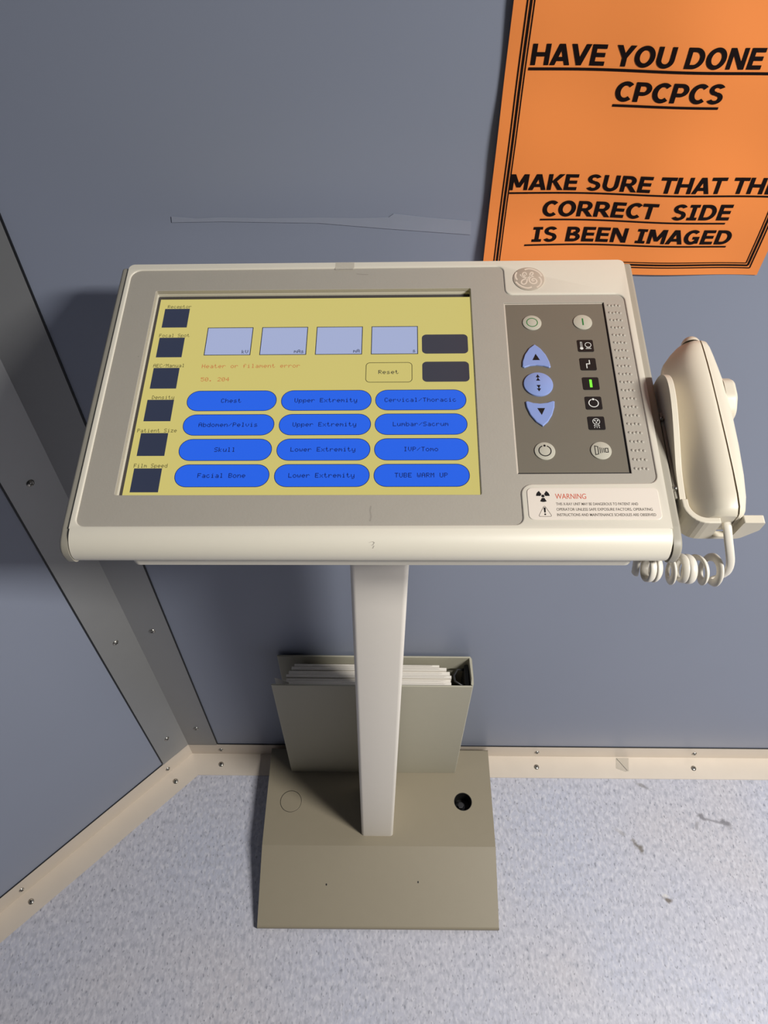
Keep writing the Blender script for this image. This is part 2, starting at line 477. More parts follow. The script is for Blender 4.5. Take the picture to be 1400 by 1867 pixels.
# housing: deck frame, then body with the bull-nosed front edge
b = MB()
b.plate(fillet([(-171.4, -103), (171.4, -103), (171.4, 104.3), (-171.4, 104.3)], [0, 0, 4, 4]), 0, -12, M_white, holes=[bez], ch=0.0, chh=1.1, seg=3)
prof = [(-103, 0)] + [(p[0] - 103.5, p[1] - 12.5) for p in arc(0, 0, 12.5, 90, 262, 20)] + [(-100, -25), (100, -25), (103, -22), (103, -12), (-103, -12)]
b.plate(prof, 170.8, -170.8, M_white, axes=UVN, ch=1.0, smooth_side=True)
b.plate([(-103, 0)] + [(p[0] - 103.2, p[1] - 12.5) for p in arc(0, 0, 12.3, 90, 262, 20)] + [(-103, -24)], 171.4, 170, M_white, axes=UVN, ch=1.2)
# faint pencil squiggle on the nose
b2 = []
for (a, c) in [(0, 0), (2.0, .9), (3.2, .2), (2.4, -1.6), (1.4, -1.9), (3.0, -2.4), (2.2, -4.6)]:
    b2.append((a, c))
for i in range(len(b2) - 1):
    q = []
    for (a, c) in (b2[i], b2[i+1]):
        ang = R(90 + 36 - c * 3.4)
        q.append((a + .8, -103.5 + 12.56 * math.cos(ang), -12.5 + 12.56 * math.sin(ang)))
    p0, p1 = q; wv = 0.28
    b.add([(p0[0] - wv, p0[1], p0[2]), (p0[0] + wv, p0[1], p0[2]), (p1[0] + wv, p1[1], p1[2]), (p1[0] - wv, p1[1], p1[2])], [(0, 1, 2, 3), (3, 2, 1, 0)], M_faint)
b.build('housing', root, F, MM, smooth=32)
# side caps
capp = fillet([(104, -1.2), (-101, -1.2), (-115.8, -3), (-116.6, -20), (-104, -27), (100, -27)], [3, 4, 9, 9, 6, 3], 6)
b = MB(); b.plate(capp, 176.6, 171.4, M_cap, axes=UVN, ch=1.8, seg=3); b.build('side_cap', root, F, MM, smooth=35)
b = MB(); b.plate(capp, 176.6, 171.4, M_cap, axes=lambda a, c, z: (-z, a, c), ch=1.8, seg=3); b.build('side_cap', root, F, MM, smooth=35)
# bezel with the window and keypad recesses
win = rrect(-149.2, -80.6, 65.6, 80.2, 1.0, 3)
kp = [(87.2, -66.6), (153.6, -66.4), (153.4, 66.4), (87.4, 66.2)]
b = MB(); b.plate(inset(ccw(bez, True), -0.6), -0.8, -4.2, M_bezel, holes=[win, kp], ch=0, chh=0.35)
b.ribbon([(1.6, -88), (1.2, -91), (1.9, -95), (1.3, -98)], 0.9, -0.78, M_scuff)
b.ribbon([(-12, 94.2), (-8, 93.6), (-4, 93.4)], 0.7, -0.78, M_scuff)
b.flat(circ(-152, 23, .5, 8), -0.78, M_scuff)
b.build('bezel', root, F, MM)
# screen gasket and display
b = MB(); b.plate(rrect(-152, -84, 69, 83, 1), -4.25, -7.0, M_ledge, holes=[rrect(-148.8, -80.2, 65.4, 79.8, .6, 3)], ch=0); b.build('screen_gasket', root, F, MM)
ZS = -6.3
b = MB(); b.box((-151.5, -86, -9), (70, 82.5, ZS), M_lcd_border); b.flat([(-146.9, -83), (67.5, -83), (67.5, 77.3), (-146.9, 77.3)], ZS + .04, M_yel)
FONT = {  # 5x7 cell glyphs
'A':"01110 10001 10001 11111 10001 10001 10001",'B':"11110 10001 10001 11110 10001 10001 11110",'C':"01110 10001 10000 10000 10000 10001 01110",
'D':"11100 10010 10001 10001 10001 10010 11100",'E':"11111 10000 10000 11110 10000 10000 11111",'F':"11111 10000 10000 11110 10000 10000 10000",
'H':"10001 10001 10001 11111 10001 10001 10001",'I':"01110 00100 00100 00100 00100 00100 01110",'L':"10000 10000 10000 10000 10000 10000 11111",
'M':"10001 11011 10101 10101 10001 10001 10001",'P':"11110 10001 10001 11110 10000 10000 10000",'R':"11110 10001 10001 11110 10100 10010 10001",
'S':"01111 10000 10000 01110 00001 00001 11110",'T':"11111 00100 00100 00100 00100 00100 00100",'U':"10001 10001 10001 10001 10001 10001 01110",
'V':"10001 10001 10001 10001 10001 01010 00100",'W':"10001 10001 10001 10101 10101 10101 01010",
'a':"00000 00000 01110 00001 01111 10001 01111",'b':"10000 10000 10110 11001 10001 10001 11110",'c':"00000 00000 01110 10000 10000 10001 01110",
'd':"00001 00001 01101 10011 10001 10001 01111",'e':"00000 00000 01110 10001 11111 10000 01110",'f':"00110 01001 01000 11100 01000 01000 01000",
'h':"10000 10000 10110 11001 10001 10001 10001",'i':"00100 00000 01100 00100 00100 00100 01110",'k':"10000 10000 10010 10100 11000 10100 10010",
'l':"01100 00100 00100 00100 00100 00100 01110",'m':"00000 00000 11010 10101 10101 10001 10001",'n':"00000 00000 10110 11001 10001 10001 10001",
'o':"00000 00000 01110 10001 10001 10001 01110",'p':"10110 11001 10001 11001 10110 10000 10000",'r':"00000 00000 10110 11001 10000 10000 10000",
's':"00000 00000 01110 10000 01110 00001 11110",'t':"01000 01000 11100 01000 01000 01001 00110",'u':"00000 00000 10001 10001 10001 10011 01101",
'v':"00000 00000 10001 10001 10001 01010 00100",'w':"00000 00000 10001 10001 10101 10101 01010",'x':"00000 00000 10001 01010 00100 01010 10001",
'y':"10001 10001 10001 10011 01101 00001 01110",'z':"00000 00000 11111 00010 00100 01000 11111",'/':"00000 00001 00010 00100 01000 10000 00000",
'.':"00000 00000 00000 00000 00000 01100 01100",'0':"01110 10001 10011 10101 11001 10001 01110",'2':"01110 10001 00001 00010 00100 01000 11111",
'4':"00010 00110 01010 10010 11111 00010 00010",'5':"11111 10000 11110 00001 00001 10001 01110"}
def lcd_text(mb, txt, cx, y, adv, hgt, mt, z, align='c'):
    px, py = adv / 6.3, hgt / 7.0
    wd = adv * len(txt); x0 = cx - wd / 2 if align == 'c' else (cx if align == 'l' else cx - wd)
    for i, ch in enumerate(txt):
        if ch == ' ': continue
        for r, row in enumerate(FONT[ch].split()):
            j = 0
            while j < 5:
                if row[j] == '1':
                    e_ = j
                    while e_ < 5 and row[e_] == '1': e_ += 1
                    a = x0 + i * adv + j * px; c = x0 + i * adv + e_ * px
                    yt = y + hgt - (r + (2 if ch in 'py' else 0)) * py
                    mb.add([(a, yt - py, z), (c, yt - py, z), (c, yt, z), (a, yt, z)], [(0, 1, 2, 3)], mt); j = e_
                else: j += 1
Z1, Z2, Z3 = ZS + .06, ZS + .09, ZS + .12
lcd_text(b, 'Heater or filament error', -111.2, 17.4, 2.70, 3.2, M_red, Z2, 'l')
lcd_text(b, '50. 204', -110.6, 6.6, 2.72, 3.2, M_red, Z2, 'l')
screen = b.build('screen', root, F, MM)
def outline(mb, pts, wd, z, mt): mb.ribbon(pts, wd, z, mt, closed=True)
# dark setting keys down the left
for txt, (v1, v0) in zip(['Receptor', 'Focal Spot', 'AEC/Manual', 'Density', 'Patient Size', 'Film Speed'],
                         [(68.8, 52.1), (43.3, 26.6), (17.8, 1.0), (-7.8, -24.4), (-33.3, -50.1), (-59.0, -75.7)]):
    b = MB(); b.flat([(-142.8, v0), (-125.7, v0), (-125.7, v1), (-142.8, v1)], Z1, M_key)
    lcd_text(b, txt, -132.8, v1 + .5, 2.1, 2.8, M_olive, Z2); b.build('setting_key', screen, F, MM)
for txt, u0 in zip(['kV', 'mAs', 'mA', 's'], [-111.0, -74.2, -37.5, -0.8]):
    b = MB(); q = [(u0, 28.2), (u0 + 30.4, 28.2), (u0 + 30.4, 51.5), (u0, 51.5)]
    b.flat(q, Z1, M_field); outline(b, q, .5, Z2, M_ink); lcd_text(b, txt, u0 + 29.4, 29.4, 2.3, 2.9, M_ink, Z3, 'r'); b.build('value_field', screen, F, MM)
for (v0, v1) in ((28.2, 44.4), (5.3, 21.6)):
    b = MB(); b.flat(rrect(32.4, v0, 62.6, v1, 3), Z1, M_fn); b.build('function_key', screen, F, MM)
b = MB(); b.flat(rrect(-3.9, 5.2, 25.8, 21.0, 2.6), Z1, M_yel); outline(b, rrect(-3.9, 5.2, 25.8, 21.0, 2.6), .45, Z2, M_olive)
lcd_text(b, 'Reset', 10.9, 11.8, 2.72, 3.1, M_ink, Z3); b.build('reset_key', screen, F, MM)
names = [['Chest', 'Upper Extremity', 'Cervical/Thoracic'], ['Abdomen/Pelvis', 'Upper Extremity', 'Lumbar/Sacrum'],
         ['Skull', 'Lower Extremity', 'IVP/Tomo'], ['Facial Bone', 'Lower Extremity', 'TUBE WARM UP']]
for r in range(4):
    for c in range(3):
        u0 = [-117.2, -57.0, 2.7][c]; u1 = u0 + 57.0; v1 = -1.1 - 18.45 * r; v0 = v1 - 15.6
        b = MB(); q = rrect(u0, v0, u1, v1, 7.6, 8)
        b.flat(q, Z1, M_blu); outline(b, q, .38, Z2, M_inkb)
        lcd_text(b, names[r][c], (u0 + u1) / 2, (v0 + v1) / 2 - 1.5, 2.68, 3.2, M_inkb, Z3)
        b.build('touch_key', screen, F, MM)
# keypad
ZK = -1.6
b = MB(); b.box((86, -67.5, -3.4), (155, 67.5, ZK - .3), M_keypad)
b.flat([(88.0, -65.6), (152.6, -65.4), (152.4, 65.7), (88.1, 65.5)], ZK, M_keypad)
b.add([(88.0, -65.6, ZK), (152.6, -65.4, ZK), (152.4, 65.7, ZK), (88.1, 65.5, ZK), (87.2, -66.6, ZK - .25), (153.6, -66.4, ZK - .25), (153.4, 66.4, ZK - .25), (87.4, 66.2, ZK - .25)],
      [(4, 0, 3, 7), (7, 3, 2, 6)], M_label)  # pale strips paint in light caught by the left and top recess edges
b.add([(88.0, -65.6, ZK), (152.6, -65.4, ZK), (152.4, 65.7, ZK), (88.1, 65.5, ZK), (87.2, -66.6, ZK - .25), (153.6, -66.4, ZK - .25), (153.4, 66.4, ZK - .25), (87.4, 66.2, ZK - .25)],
      [(4, 5, 1, 0), (5, 6, 2, 1)], M_black)  # black strips paint in shade along the right and bottom recess edges
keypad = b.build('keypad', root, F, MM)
def round_button(c, deco):
    b = MB(); b.plate(circ(c[0], c[1], 6.2, 36), ZK + .7, ZK - .1, M_btn, ch=.45, smooth_side=True)
    deco(b, c, ZK + .72); return b.build('round_button', keypad, F, MM, smooth=40)
round_button((104.8, 49.4), lambda b, c, z: b.ribbon(circ(c[0], c[1], 3.5, 28), .6, z, M_green, True))['label'] = 'pale round button with a green ring'
round_button((137.9, 49.6), lambda b, c, z: b.ribbon([(c[0], c[1] + 2.9), (c[0], c[1] - 2.9)], 1.0, z, M_green))['label'] = 'pale round button with a green bar'
def ringdot(b, c, z, mt=M_black, r=3.6, wd=.65):
    b.ribbon(arc(c[0], c[1], r, 112, 428, 24), wd, z, mt); b.flat(circ(c[0], c[1] + r, .75, 12), z, mt)
round_button((104.7, -50.6), ringdot)['label'] = 'pale round button with a black open ring'
def collim(b, c, z):
    x, y = c
    b.ribbon([(x-3.6, y-3.1), (x-1.8, y-2.6), (x-1.8, y+2.6), (x-3.6, y+3.1)], .5, z, M_black, True)
    for i, h in enumerate((2.1, 1.8, 1.6)): b.ribbon([(x - .6 + i*1.1, y - h), (x - .6 + i*1.1, y + h)], .45, z, M_black)
    b.ribbon([(x+2.5, y-1.4), (x+4.0, y-1.4), (x+4.0, y+1.4), (x+2.5, y+1.4)], .5, z, M_black, True)
round_button((138.0, -50.4), collim)['label'] = 'pale round button with a black collimator symbol'
def tri(s):
    top = [(104.9, 30.8)]
    le = [(101.2, 27.6), (98.0, 22.4), (96.2, 16.8), (95.8, 12.6)]
    ri = [(113.7, 12.4), (113.2, 16.6), (111.4, 22.2), (108.4, 27.4)]
    bot = [(97.0, 12.0), (100.5, 13.4), (104.7, 13.9), (109, 13.3), (112.6, 11.9)]
    p = top + le + bot + ri
    return p if s > 0 else [(x, -y - 2.2) for x, y in p]
for s in (1, -1):
    b = MB(); b.plate(tri(s), ZK + 1.1, ZK - .1, M_bluebtn, ch=.6, seg=3)
    cy = 20.2 if s > 0 else -22.4
    b.flat([(102.5, cy - 2.6 * s), (107.3, cy - 2.6 * s), (104.9, cy + 2.6 * s)], ZK + 1.13, M_black)
    b.build('arrow_button', keypad, F, MM)['label'] = 'blue arrow button pointing ' + ('up' if s > 0 else 'down')
b = MB(); b.plate(circ(104.8, -1.2, 9.2, 40), ZK + 1.1, ZK - .1, M_bluebtn, ch=.6, smooth_side=True)
for s, cy in ((1, 5.0), (1, 2.4), (-1, -3.3), (-1, -5.9)):
    b.flat([(103.5, cy - 1.15*s), (106.1, cy - 1.15*s), (104.8, cy + 1.25*s)], ZK + 1.13, M_black)
b.ribbon([(104.8, 4.4), (104.8, 1.6)], .5, ZK + 1.13, M_black); b.ribbon([(104.8, -2.4), (104.8, -5.2)], .5, ZK + 1.13, M_black)
b.build('scroll_button', keypad, F, MM, smooth=40)
for i, cy in enumerate((29.8, 14.8, -.5, -15.5, -30.5)):
    b = MB(); cx = 137.6; b.plate(rrect(cx - 5.1, cy - 4.9, cx + 5.1, cy + 4.9, 1.0, 4), ZK + .25, ZK - .1, M_black, ch=.1)
    z = ZK + .28; wm = M_iconwhite
    if i == 0:
        b.ribbon([(cx-3.1, cy-1.2), (cx-3.1, cy+3), (cx-2.2, cy+3), (cx-2.2, cy-1.2)], .3, z, wm, True); b.flat(circ(cx-2.65, cy-2.1, 1.1, 14), z, wm)
        b.ribbon(circ(cx+1.7, cy+.7, 1.9, 20), .4, z, wm, True); b.ribbon([(cx-.1, cy-2.4), (cx+3.5, cy-2.4)], .4, z, wm); b.ribbon([(cx+.4, cy-1.5), (cx+3, cy-1.5)], .3, z, wm)
    elif i == 1: b.ribbon([(cx+1, cy+3.3), (cx+1, cy+.2), (cx-1, cy+.2), (cx-1, cy-3.3)], .6, z, wm)
    elif i == 2: b.flat([(cx-.75, cy-3), (cx+.75, cy-3), (cx+.75, cy+3), (cx-.75, cy+3)], z, M_led)
    elif i == 3: ringdot(b, (cx, cy - .1), z, wm, 2.9, .55)
    else:
        b.ribbon(circ(cx, cy+1.2, 2.1, 20), .35, z, wm, True)
        for sx in (-.8, .8): b.flat(circ(cx + sx, cy+1.8, .5, 8), z, wm)
        b.flat(circ(cx, cy+.5, .5, 8), z, wm)
        b.ribbon([(cx-1, cy-.9), (cx-1.6, cy-2), (cx+1.6, cy-2), (cx+1, cy-.9)], .3, z, wm)
        for sx in (-1.2, 0, 1.2): b.ribbon([(cx+sx, cy-2.7), (cx+sx*1.3, cy-3.6)], .35, z, wm)
    b.build('indicator_tile', keypad, F, MM)['label'] = ['black tile with a thermometer and tube symbol', 'black tile with a white zigzag line', 'black tile with a lit green bar', 'black tile with a white open ring', 'black tile with a skull-like face symbol'][i]
# raised dots down the right
b = MB()
for r in range(21):
    for c in range(4): b.dome((156.4 + 2.25 * c, 63.6 - 6.34 * r - (.4 if c % 2 else 0)), 1.0, 1.0, .5, M_bezel, -.8, 12, 3)
b.build('grip_dots', root, F, MM)
# badge
b = MB(); c0 = (105.3, 87.0); rb = 10.6
b.plate(circ(c0[0], c0[1], rb, 44), .55, -.2, M_logo, ch=.4, smooth_side=True)
def bp_(pts): return [(c0[0] + (x - 683) / 440 * rb, c0[1] - (y - 457) / 315 * rb) for x, y in pts]
for st, wd in [([(552, 385), (575, 355), (600, 335), (585, 375), (540, 398), (470, 385), (455, 340)], .85), ([(515, 385), (525, 320), (575, 288), (622, 308), (625, 355)], .85),
               ([(470, 380), (530, 420), (610, 432), (635, 480), (600, 575), (530, 612), (468, 580), (480, 520), (545, 478), (650, 445), (740, 390), (805, 340), (815, 300), (780, 285), (738, 315), (725, 360), (765, 400), (830, 408)], 1.0),
               ([(765, 410), (710, 440), (690, 500), (715, 560), (785, 598), (860, 585), (900, 535), (870, 475), (810, 458), (765, 490), (785, 530), (830, 505)], 1.1),
               ([(590, 215), (690, 190), (800, 200), (920, 250), (1010, 320), (1050, 400)], 1.3), ([(970, 415), (1015, 470), (1020, 560), (960, 650), (880, 700)], 1.2),
               ([(745, 685), (650, 712), (530, 695), (400, 630), (310, 540)], 1.2), ([(360, 490), (325, 440), (320, 360), (360, 280)], 1.2)]:
    b.ribbon(smoothp(bp_(st)), wd, .6, M_logo_l)
b.build('logo_badge', root, F, MM, smooth=40)['label'] = 'round silver badge with a script monogram'
# warning label in its shallow tray
b = MB(); lab = rrect(91.6, -97.6, 166.6, -76.8, 3, 5)
b.plate(lab, .35, -.2, M_label, ch=.3)
zl = .4
cx, cy = 100.6, -82.3
for a in (30, 150, 270):
    pts = arc(cx, cy, 3.9, a - 29, a + 29, 8) + arc(cx, cy, 1.3, a + 29, a - 29, 6); b.flat(pts, zl, M_black)
b.flat(circ(cx, cy, .95, 14), zl, M_black)
b.ribbon(fillet([(97.0, -95.6), (104.8, -95.6), (100.9, -88.3)], .6, 4), .25, zl, M_grey_ink, True)
b.flat([(100.5, -93.1), (101.3, -93.1), (101.5, -89.8), (100.3, -89.8)], zl, M_black); b.flat(circ(100.9, -94.2, .55, 10), zl, M_black)
b.text('WARNING', 107.6, -84.2, M_warn, zl, cap=3.6, width=17.6)
b.text('THIS X-RAY UNIT MAY BE DANGEROUS TO PATIENT AND', 107.6, -88.4, M_grey_ink, zl, cap=1.85, width=46.5, bold=.006)
b.text('OPERATOR UNLESS SAFE EXPOSURE FACTORS, OPERATING', 107.6, -91.9, M_grey_ink, zl, cap=1.85, width=54.2, bold=.006)
b.text('INSTRUCTIONS AND MAINTENANCE SCHEDULES ARE OBSERVED', 107.6, -95.4, M_grey_ink, zl, cap=1.85, width=55.6, bold=.006)
b.build('warning_label', root, F, MM)
# tape piece on the rear rim
b = MB(); b.plate([(-26.7, 97.6), (-13.7, 97.9), (-13.8, 104.1), (-26.8, 104.0)], .15, .02, M_tape); b.box((-26.8, 104.2, -6), (-13.8, 104.45, .15), M_tape)
b.build('tape_piece', root, F, MM)
# pan under the housing
b = MB(); b.plate(fillet([(-143, -110.8), (155.5, -110.8), (155.5, 90), (-143, 90)], 4), -24.6, -33, M_white, ch=0); b.build('support_pan', root, F, MM)
# handset cradle, fixed to the right side cap
b = MB(); CU0, CU1 = 179.2, 182.8
b.plate(fillet([(-87, -20)] + smoothp([(-86, -2.4), (-68, -.3), (-57, 2.9), (-40, 8.6), (-26, 12.4), (-15, 13.6), (-7, 12.2), (-1, 7.6), (2.8, 0), (4, -10)], 4) + [(3, -20)], 0), CU1, CU0, M_hand, axes=UVN, ch=.6)
inner = [(CU1, -84)] + arc(192.3, -86.6, 9.5, 180, 270, 8)[1:]
J = [(CU0, -84)] + arc(192.3, -86.6, 13.1, 180, 270, 8)[1:] + [(199.0, -99.7), (199.0, -96.1)] + inner[::-1]
b.plate(J, 0.2, -19.8, M_hand, ch=.7)
UNV = lambda a, c, z: (a, z, c)      # profile (u,n) extruded along v
b.plate(fillet([(199.0, -19.8), (211, -19.8), (211, -17.0), (199.0, -17.0)], 0), -96.1, -99.7, M_hand, axes=UNV)
b.plate(fillet([(210.6, -19.8), (215.5, -19.8), (223.4, -9), (223.4, .2), (211.6, .2)], [0, 5, 3, 1, 1], 5), -94.6, -99.7, M_hand, axes=UNV, ch=.5)
b.box((176.8, -78, -16), (179.4, -30, -5), M_hand)
cradle = b.build('handset_cradle', root, F, MM)
b = MB(); b.box((177.2, -82, -4.8), (178.9, -22, -3.0), M_cap); b.build('bracket_strip', cradle, F, MM)
for v in (-27, -76):
    screw_mesh('screw', cradle, F @ Matrix.Translation((.1775, v * MM, -.0028)), .0016)

# column
b = MB()
CYF, CYB = 0.3695, 0.4500
zt = 0.9545
prof_c = rrect(-.0311, CYF, .0186, CYB, .0045, 5)
tp = [(x + .0035, y) for x, y in prof_c]
n = len(prof_c)
b.add([(x, y, .0440) for x, y in prof_c] + [(x, y, zt) for x, y in tp], [(i, (i+1) % n, n + (i+1) % n, n + i) for i in range(n)] + [tuple(range(n))[::-1], tuple(range(n, 2*n))], M_col)
b.build('column', root, smooth=40)
# base
BX0, BX1 = -.1876, .1806
pb = [(.2440, .002), (.2440, .0115), (.3545, .045), (.5125, .045), (.5125, .002)]
b = MB(); b.plate(pb, BX1, BX0, M_base, axes=lambda a, c, z: (z, a, c))
for (x, y) in ((-.0843, .3013), (.0579, .3056)):
    sl = (.045 - .0115) / (.3545 - .2440); zz = .0115 + (y - .2440) * sl
    b.add([(x + .0012 * math.cos(a), y + .0016 * math.sin(a), zz + .0016 * math.sin(a) * sl + .0002) for a in [k_ * math.pi / 4 for k_ in range(8)]], [tuple(range(8))], M_dark)
base = b.build('base', root)
bv = base.modifiers.new('bevel', 'BEVEL'); bv.width = .003; bv.segments = 3; bv.limit_method = 'ANGLE'; bv.angle_limit = R(40)
cut = MB(); cut.plate(circ(.1332, .4245, .0146, 40), .08, .012, M_dark)
cut.plate(circ(-.1480, .4228, .0174, 44), .06, .0440, M_dark)
cut = cut.build('cutter')
bo = base.modifiers.new('cut', 'BOOLEAN'); bo.object = cut; bo.operation = 'DIFFERENCE'; bo.solver = 'EXACT'
bpy.context.view_layer.update()
me = bpy.data.meshes.new_from_object(base.evaluated_get(bpy.context.evaluated_depsgraph_get()))
base.modifiers.clear(); old = base.data; base.data = me; me.name = 'base'
bpy.data.objects.remove(cut); bpy.data.meshes.remove(old)
for p in me.polygons: p.use_smooth = False
b = MB(); b.plate(circ(.1332, .4245, .01455, 40), .0445, .0125, M_dark, holes=[circ(.1332, .4245, .0138, 40)]); b.plate(circ(.1332, .4245, .0138, 40), .0128, .0121, M_dark)
b.build('hole_dark_cup', base)  # black cup added to make the hole look dark inside
b = MB(); b.plate(circ(.1302, .4225, .0052, 6), .034, .0128, M_bolt, ch=.0006); b.plate(circ(.1302, .4225, .0085, 28), .026, .0128, M_bolt, ch=.0008); b.build('levelling_bolt', base)
b = MB(); b.plate(circ(-.1480, .4228, .0167, 44), .0453, .0438, M_base, ch=.0004, smooth_side=False); b.build('hole_plug', base)
for x in (-.165, .155):
    for y in (.262, .465):
        b = MB(); b.plate(circ(x, y, .012, 20), .0022, .0001, M_dark); b.build('foot_pad', base)

# ------------------------------------------------------------------ handset resting in the cradle
HF = F.copy()
hs = empty('handset', None, F @ Matrix.Translation((.202, -.096, -.008)))
tag(hs, 'cream hand-held exposure switch resting in the cradle on the right of the console', 'hand switch')
# sections along v: (v, left u, right u, n centre, half thickness)
SEC = [(-95.95, 190.5, 211.5, -7.0, 8.0), (-95.3, 188.6, 212.6, -7.0, 10.0), (-92, 186.9, 214.2, -6.6, 12.2), (-84, 185.6, 215.9, -6.2, 13.2), (-70, 184.6, 217.4, -6.0, 13.8), (-50, 184.0, 218.6, -6.0, 14.2),
       (-25, 184.0, 219.3, -6.0, 14.2), (-5, 184.0, 218.8, -6.0, 14.0), (8, 184.0, 217.7, -6.0, 13.5), (17, 186.4, 216.8, -6.0, 12.8), (24, 191.5, 215.8, -6.0, 12.0), (28, 195.2, 214.8, -6.0, 11.0), (29.6, 197.0, 213.2, -6.0, 9.2), (30.1, 199.0, 211.4, -6.0, 7.2)]
SEAM = 208.3
def sect(u0, u1, nc, h, n=72, e=3.4):
    cu, hw = (u0 + u1) / 2, (u1 - u0) / 2; out = []
    for k_ in range(n):
        a = 2 * math.pi * k_ / n; c_, s_ = math.cos(a), math.sin(a)
        u_ = cu + hw * math.copysign(abs(c_) ** (2 / e), c_); n_ = nc + h * math.copysign(abs(s_) ** (2 / e), s_)
        d_ = max(0.0, u0 + .50 * (u1 - u0) - u_)
        if n_ > nc: n_ = nc + (n_ - nc) * (1 - min(.93, 1.0 * d_ * d_ / (d_ + 5.0) / h))
        out.append((u_, n_))
    return out
def half(name, keep_left, gap=.42):
    b = MB(); rings = []
    for v, u0, u1, nc, h in SEC:
        pts = sect(u0, u1, nc, h); sm = min(SEAM, u1 - 2.0)
        lim = sm - gap if keep_left else sm + gap
        q = []
        for (u, n_) in pts:
            q.append((min(u, lim) if keep_left else max(u, lim), v, n_))
        rings.append(q)
    n = len(rings[0]); vs = [p for r in rings for p in r]; fs = []
    for r in range(len(rings) - 1):
        for i in range(n): fs.append((r*n + i, r*n + (i+1) % n, (r+1)*n + (i+1) % n, (r+1)*n + i))
    fs += [tuple(range(n)), tuple((len(rings)-1)*n + i for i in range(n))[::-1]]
    b.add(vs, [f[::-1] for f in fs], M_hand, smooth=True)
    return b.build(name, hs, F, MM, smooth=38)
half('inner_shell', True); half('outer_shell', False)
b = MB(); rings = []
for v, u0, u1, nc, h in SEC:
    sm = min(SEAM, u1 - 2.0); 
    pts = sect(u0, u1, nc, h)
    hh = 0.0
    cu, hw = (u0+u1)/2, (u1-u0)/2; t = min(1, abs((sm - cu) / hw)); hh = h * (1 - t ** 3.4) ** (1 / 3.4) - .35
    rings.append([(sm - .6, v, nc - hh), (sm + .6, v, nc - hh), (sm + .6, v, nc + hh), (sm - .6, v, nc + hh)])
vs = [p for r in rings for p in r]; fs = []
for r in range(len(rings) - 1):
    for i in range(4): fs.append((r*4 + i, (r+1)*4 + i, (r+1)*4 + (i+1) % 4, r*4 + (i+1) % 4))
b.add(vs, fs, M_seam); b.build('seam_line', hs, F, MM)
# push button at the upper end
b = MB(); bf = F @ Matrix.Translation((.2045, .0290, -.0012)) @ Matrix.Rotation(R(-90), 4, 'X')
b.dome((0, 0), 6.0, 6.0, 5.8, M_hand, 0, 28, 6); b.build('push_button', hs, bf, MM)
# hanging loop on the outer side
b = MB(); b.plate(fillet([(2.2, -12), (2.2, 0), (-4, 5.5), (-15, 5), (-24, -2), (-25, -12)], [3, 5, 7, 9, 9, 3], 7), 224.0, 216.5, M_hand, axes=UVN, ch=2.4, seg=5, smooth_side=True)
b.build('hanging_lug', hs, F, MM, smooth=40)
# cord: flat lead out of the slot, then a coil running left under the console
path = [(205.0, -95.5, -7), (205.2, -99, -8), (206.2, -104, -12), (208.2, -109, -18), (210.4, -112.5, -25), (211.4, -114.2, -32), (210.6, -114.8, -38), (207.4, -114.6, -43.2)]
path = [tuple(p) for p in path]
def smooth3(pts, n=5):
    out = []
    for i in range(len(pts) - 1):
        p0 = pts[max(0, i-1)]; p1 = pts[i]; p2 = pts[i+1]; p3 = pts[min(len(pts)-1, i+2)]
        for k_ in range(n):
            t = k_ / n
            out.append(tuple(.5 * ((2*p1[d]) + (-p0[d]+p2[d])*t + (2*p0[d]-5*p1[d]+4*p2[d]-p3[d])*t*t + (-p0[d]+3*p1[d]-3*p2[d]+p3[d])*t**3) for d in (0, 1, 2)))
    return out + [pts[-1]]
turns, rc = 7.0, 7.4
ccx = lambda t: 206.0 - 45.0 * t
coil = []
nst = int(turns * 20)
for i in range(nst + 1):
    t = i / nst; a = R(-100) - 2 * math.pi * turns * t
    jit = 1.5 * math.sin(t * 15.0) ; rr = rc * (1 + .05 * math.sin(t * 23))
    coil.append((ccx(t) + jit + 1.6 * math.sin(a), -112.0 + 2 * t + rr * math.cos(a), -37.2 + 0.5 * t + rr * math.sin(a)))
tail = [(159.5, -109, -31), (158.6, -106, -28), (158.2, -101, -26)]
prof_e = [(2.5 * math.cos(2*math.pi*k_/14), 1.3 * math.sin(2*math.pi*k_/14)) for k_ in range(14)]
b = MB(); b.sweep(smooth3(path[:-1] + coil[1:] + tail[1:], 3), prof_e, M_cord, up=(1, 0, 0.2)); b.build('coiled_cord', hs, F, MM)

# ------------------------------------------------------------------ ring binder behind the column
rb_ = empty('ring_binder', (-.015, .495, .0452))
tag(rb_, 'grey ring binder full of papers standing on the base behind the column', 'binder')
X0, X1, Y0, Y1, ZB, ZT = -.1505, .1222, .4715, .5168, .0453, .3635
b = MB(); b.box((X0, Y0, ZB), (X1, Y0 + .0024, ZT), M_board); b.build('front_cover', rb_, bevel=.0008)
b = MB(); b.box((X0 + .004, Y1 - .0024, ZB), (X1 - .001, Y1, ZT + .002), M_board); b.build('back_cover', rb_, bevel=.0008)
b = MB(); sp = [(X1 - .0006, Y0 + .001), (X1 + .0012, Y0 + .0035), (X1 + .0016, Y0 + .012), (X1 + .0012, Y1 - .004), (X1 - .0008, Y1 - .0004), (X1 - .0022, Y1 - .003), (X1 - .0010, Y0 + .012), (X1 - .0022, Y0 + .0035)]
b.plate(sp, ZT + .0012, ZB, M_board); b.build('spine', rb_, bevel=.0004)
b = MB(); b.box((.1135, Y0 + .006, ZB + .06), (.1190, Y1 - .006, ZT - .012), M_dark)
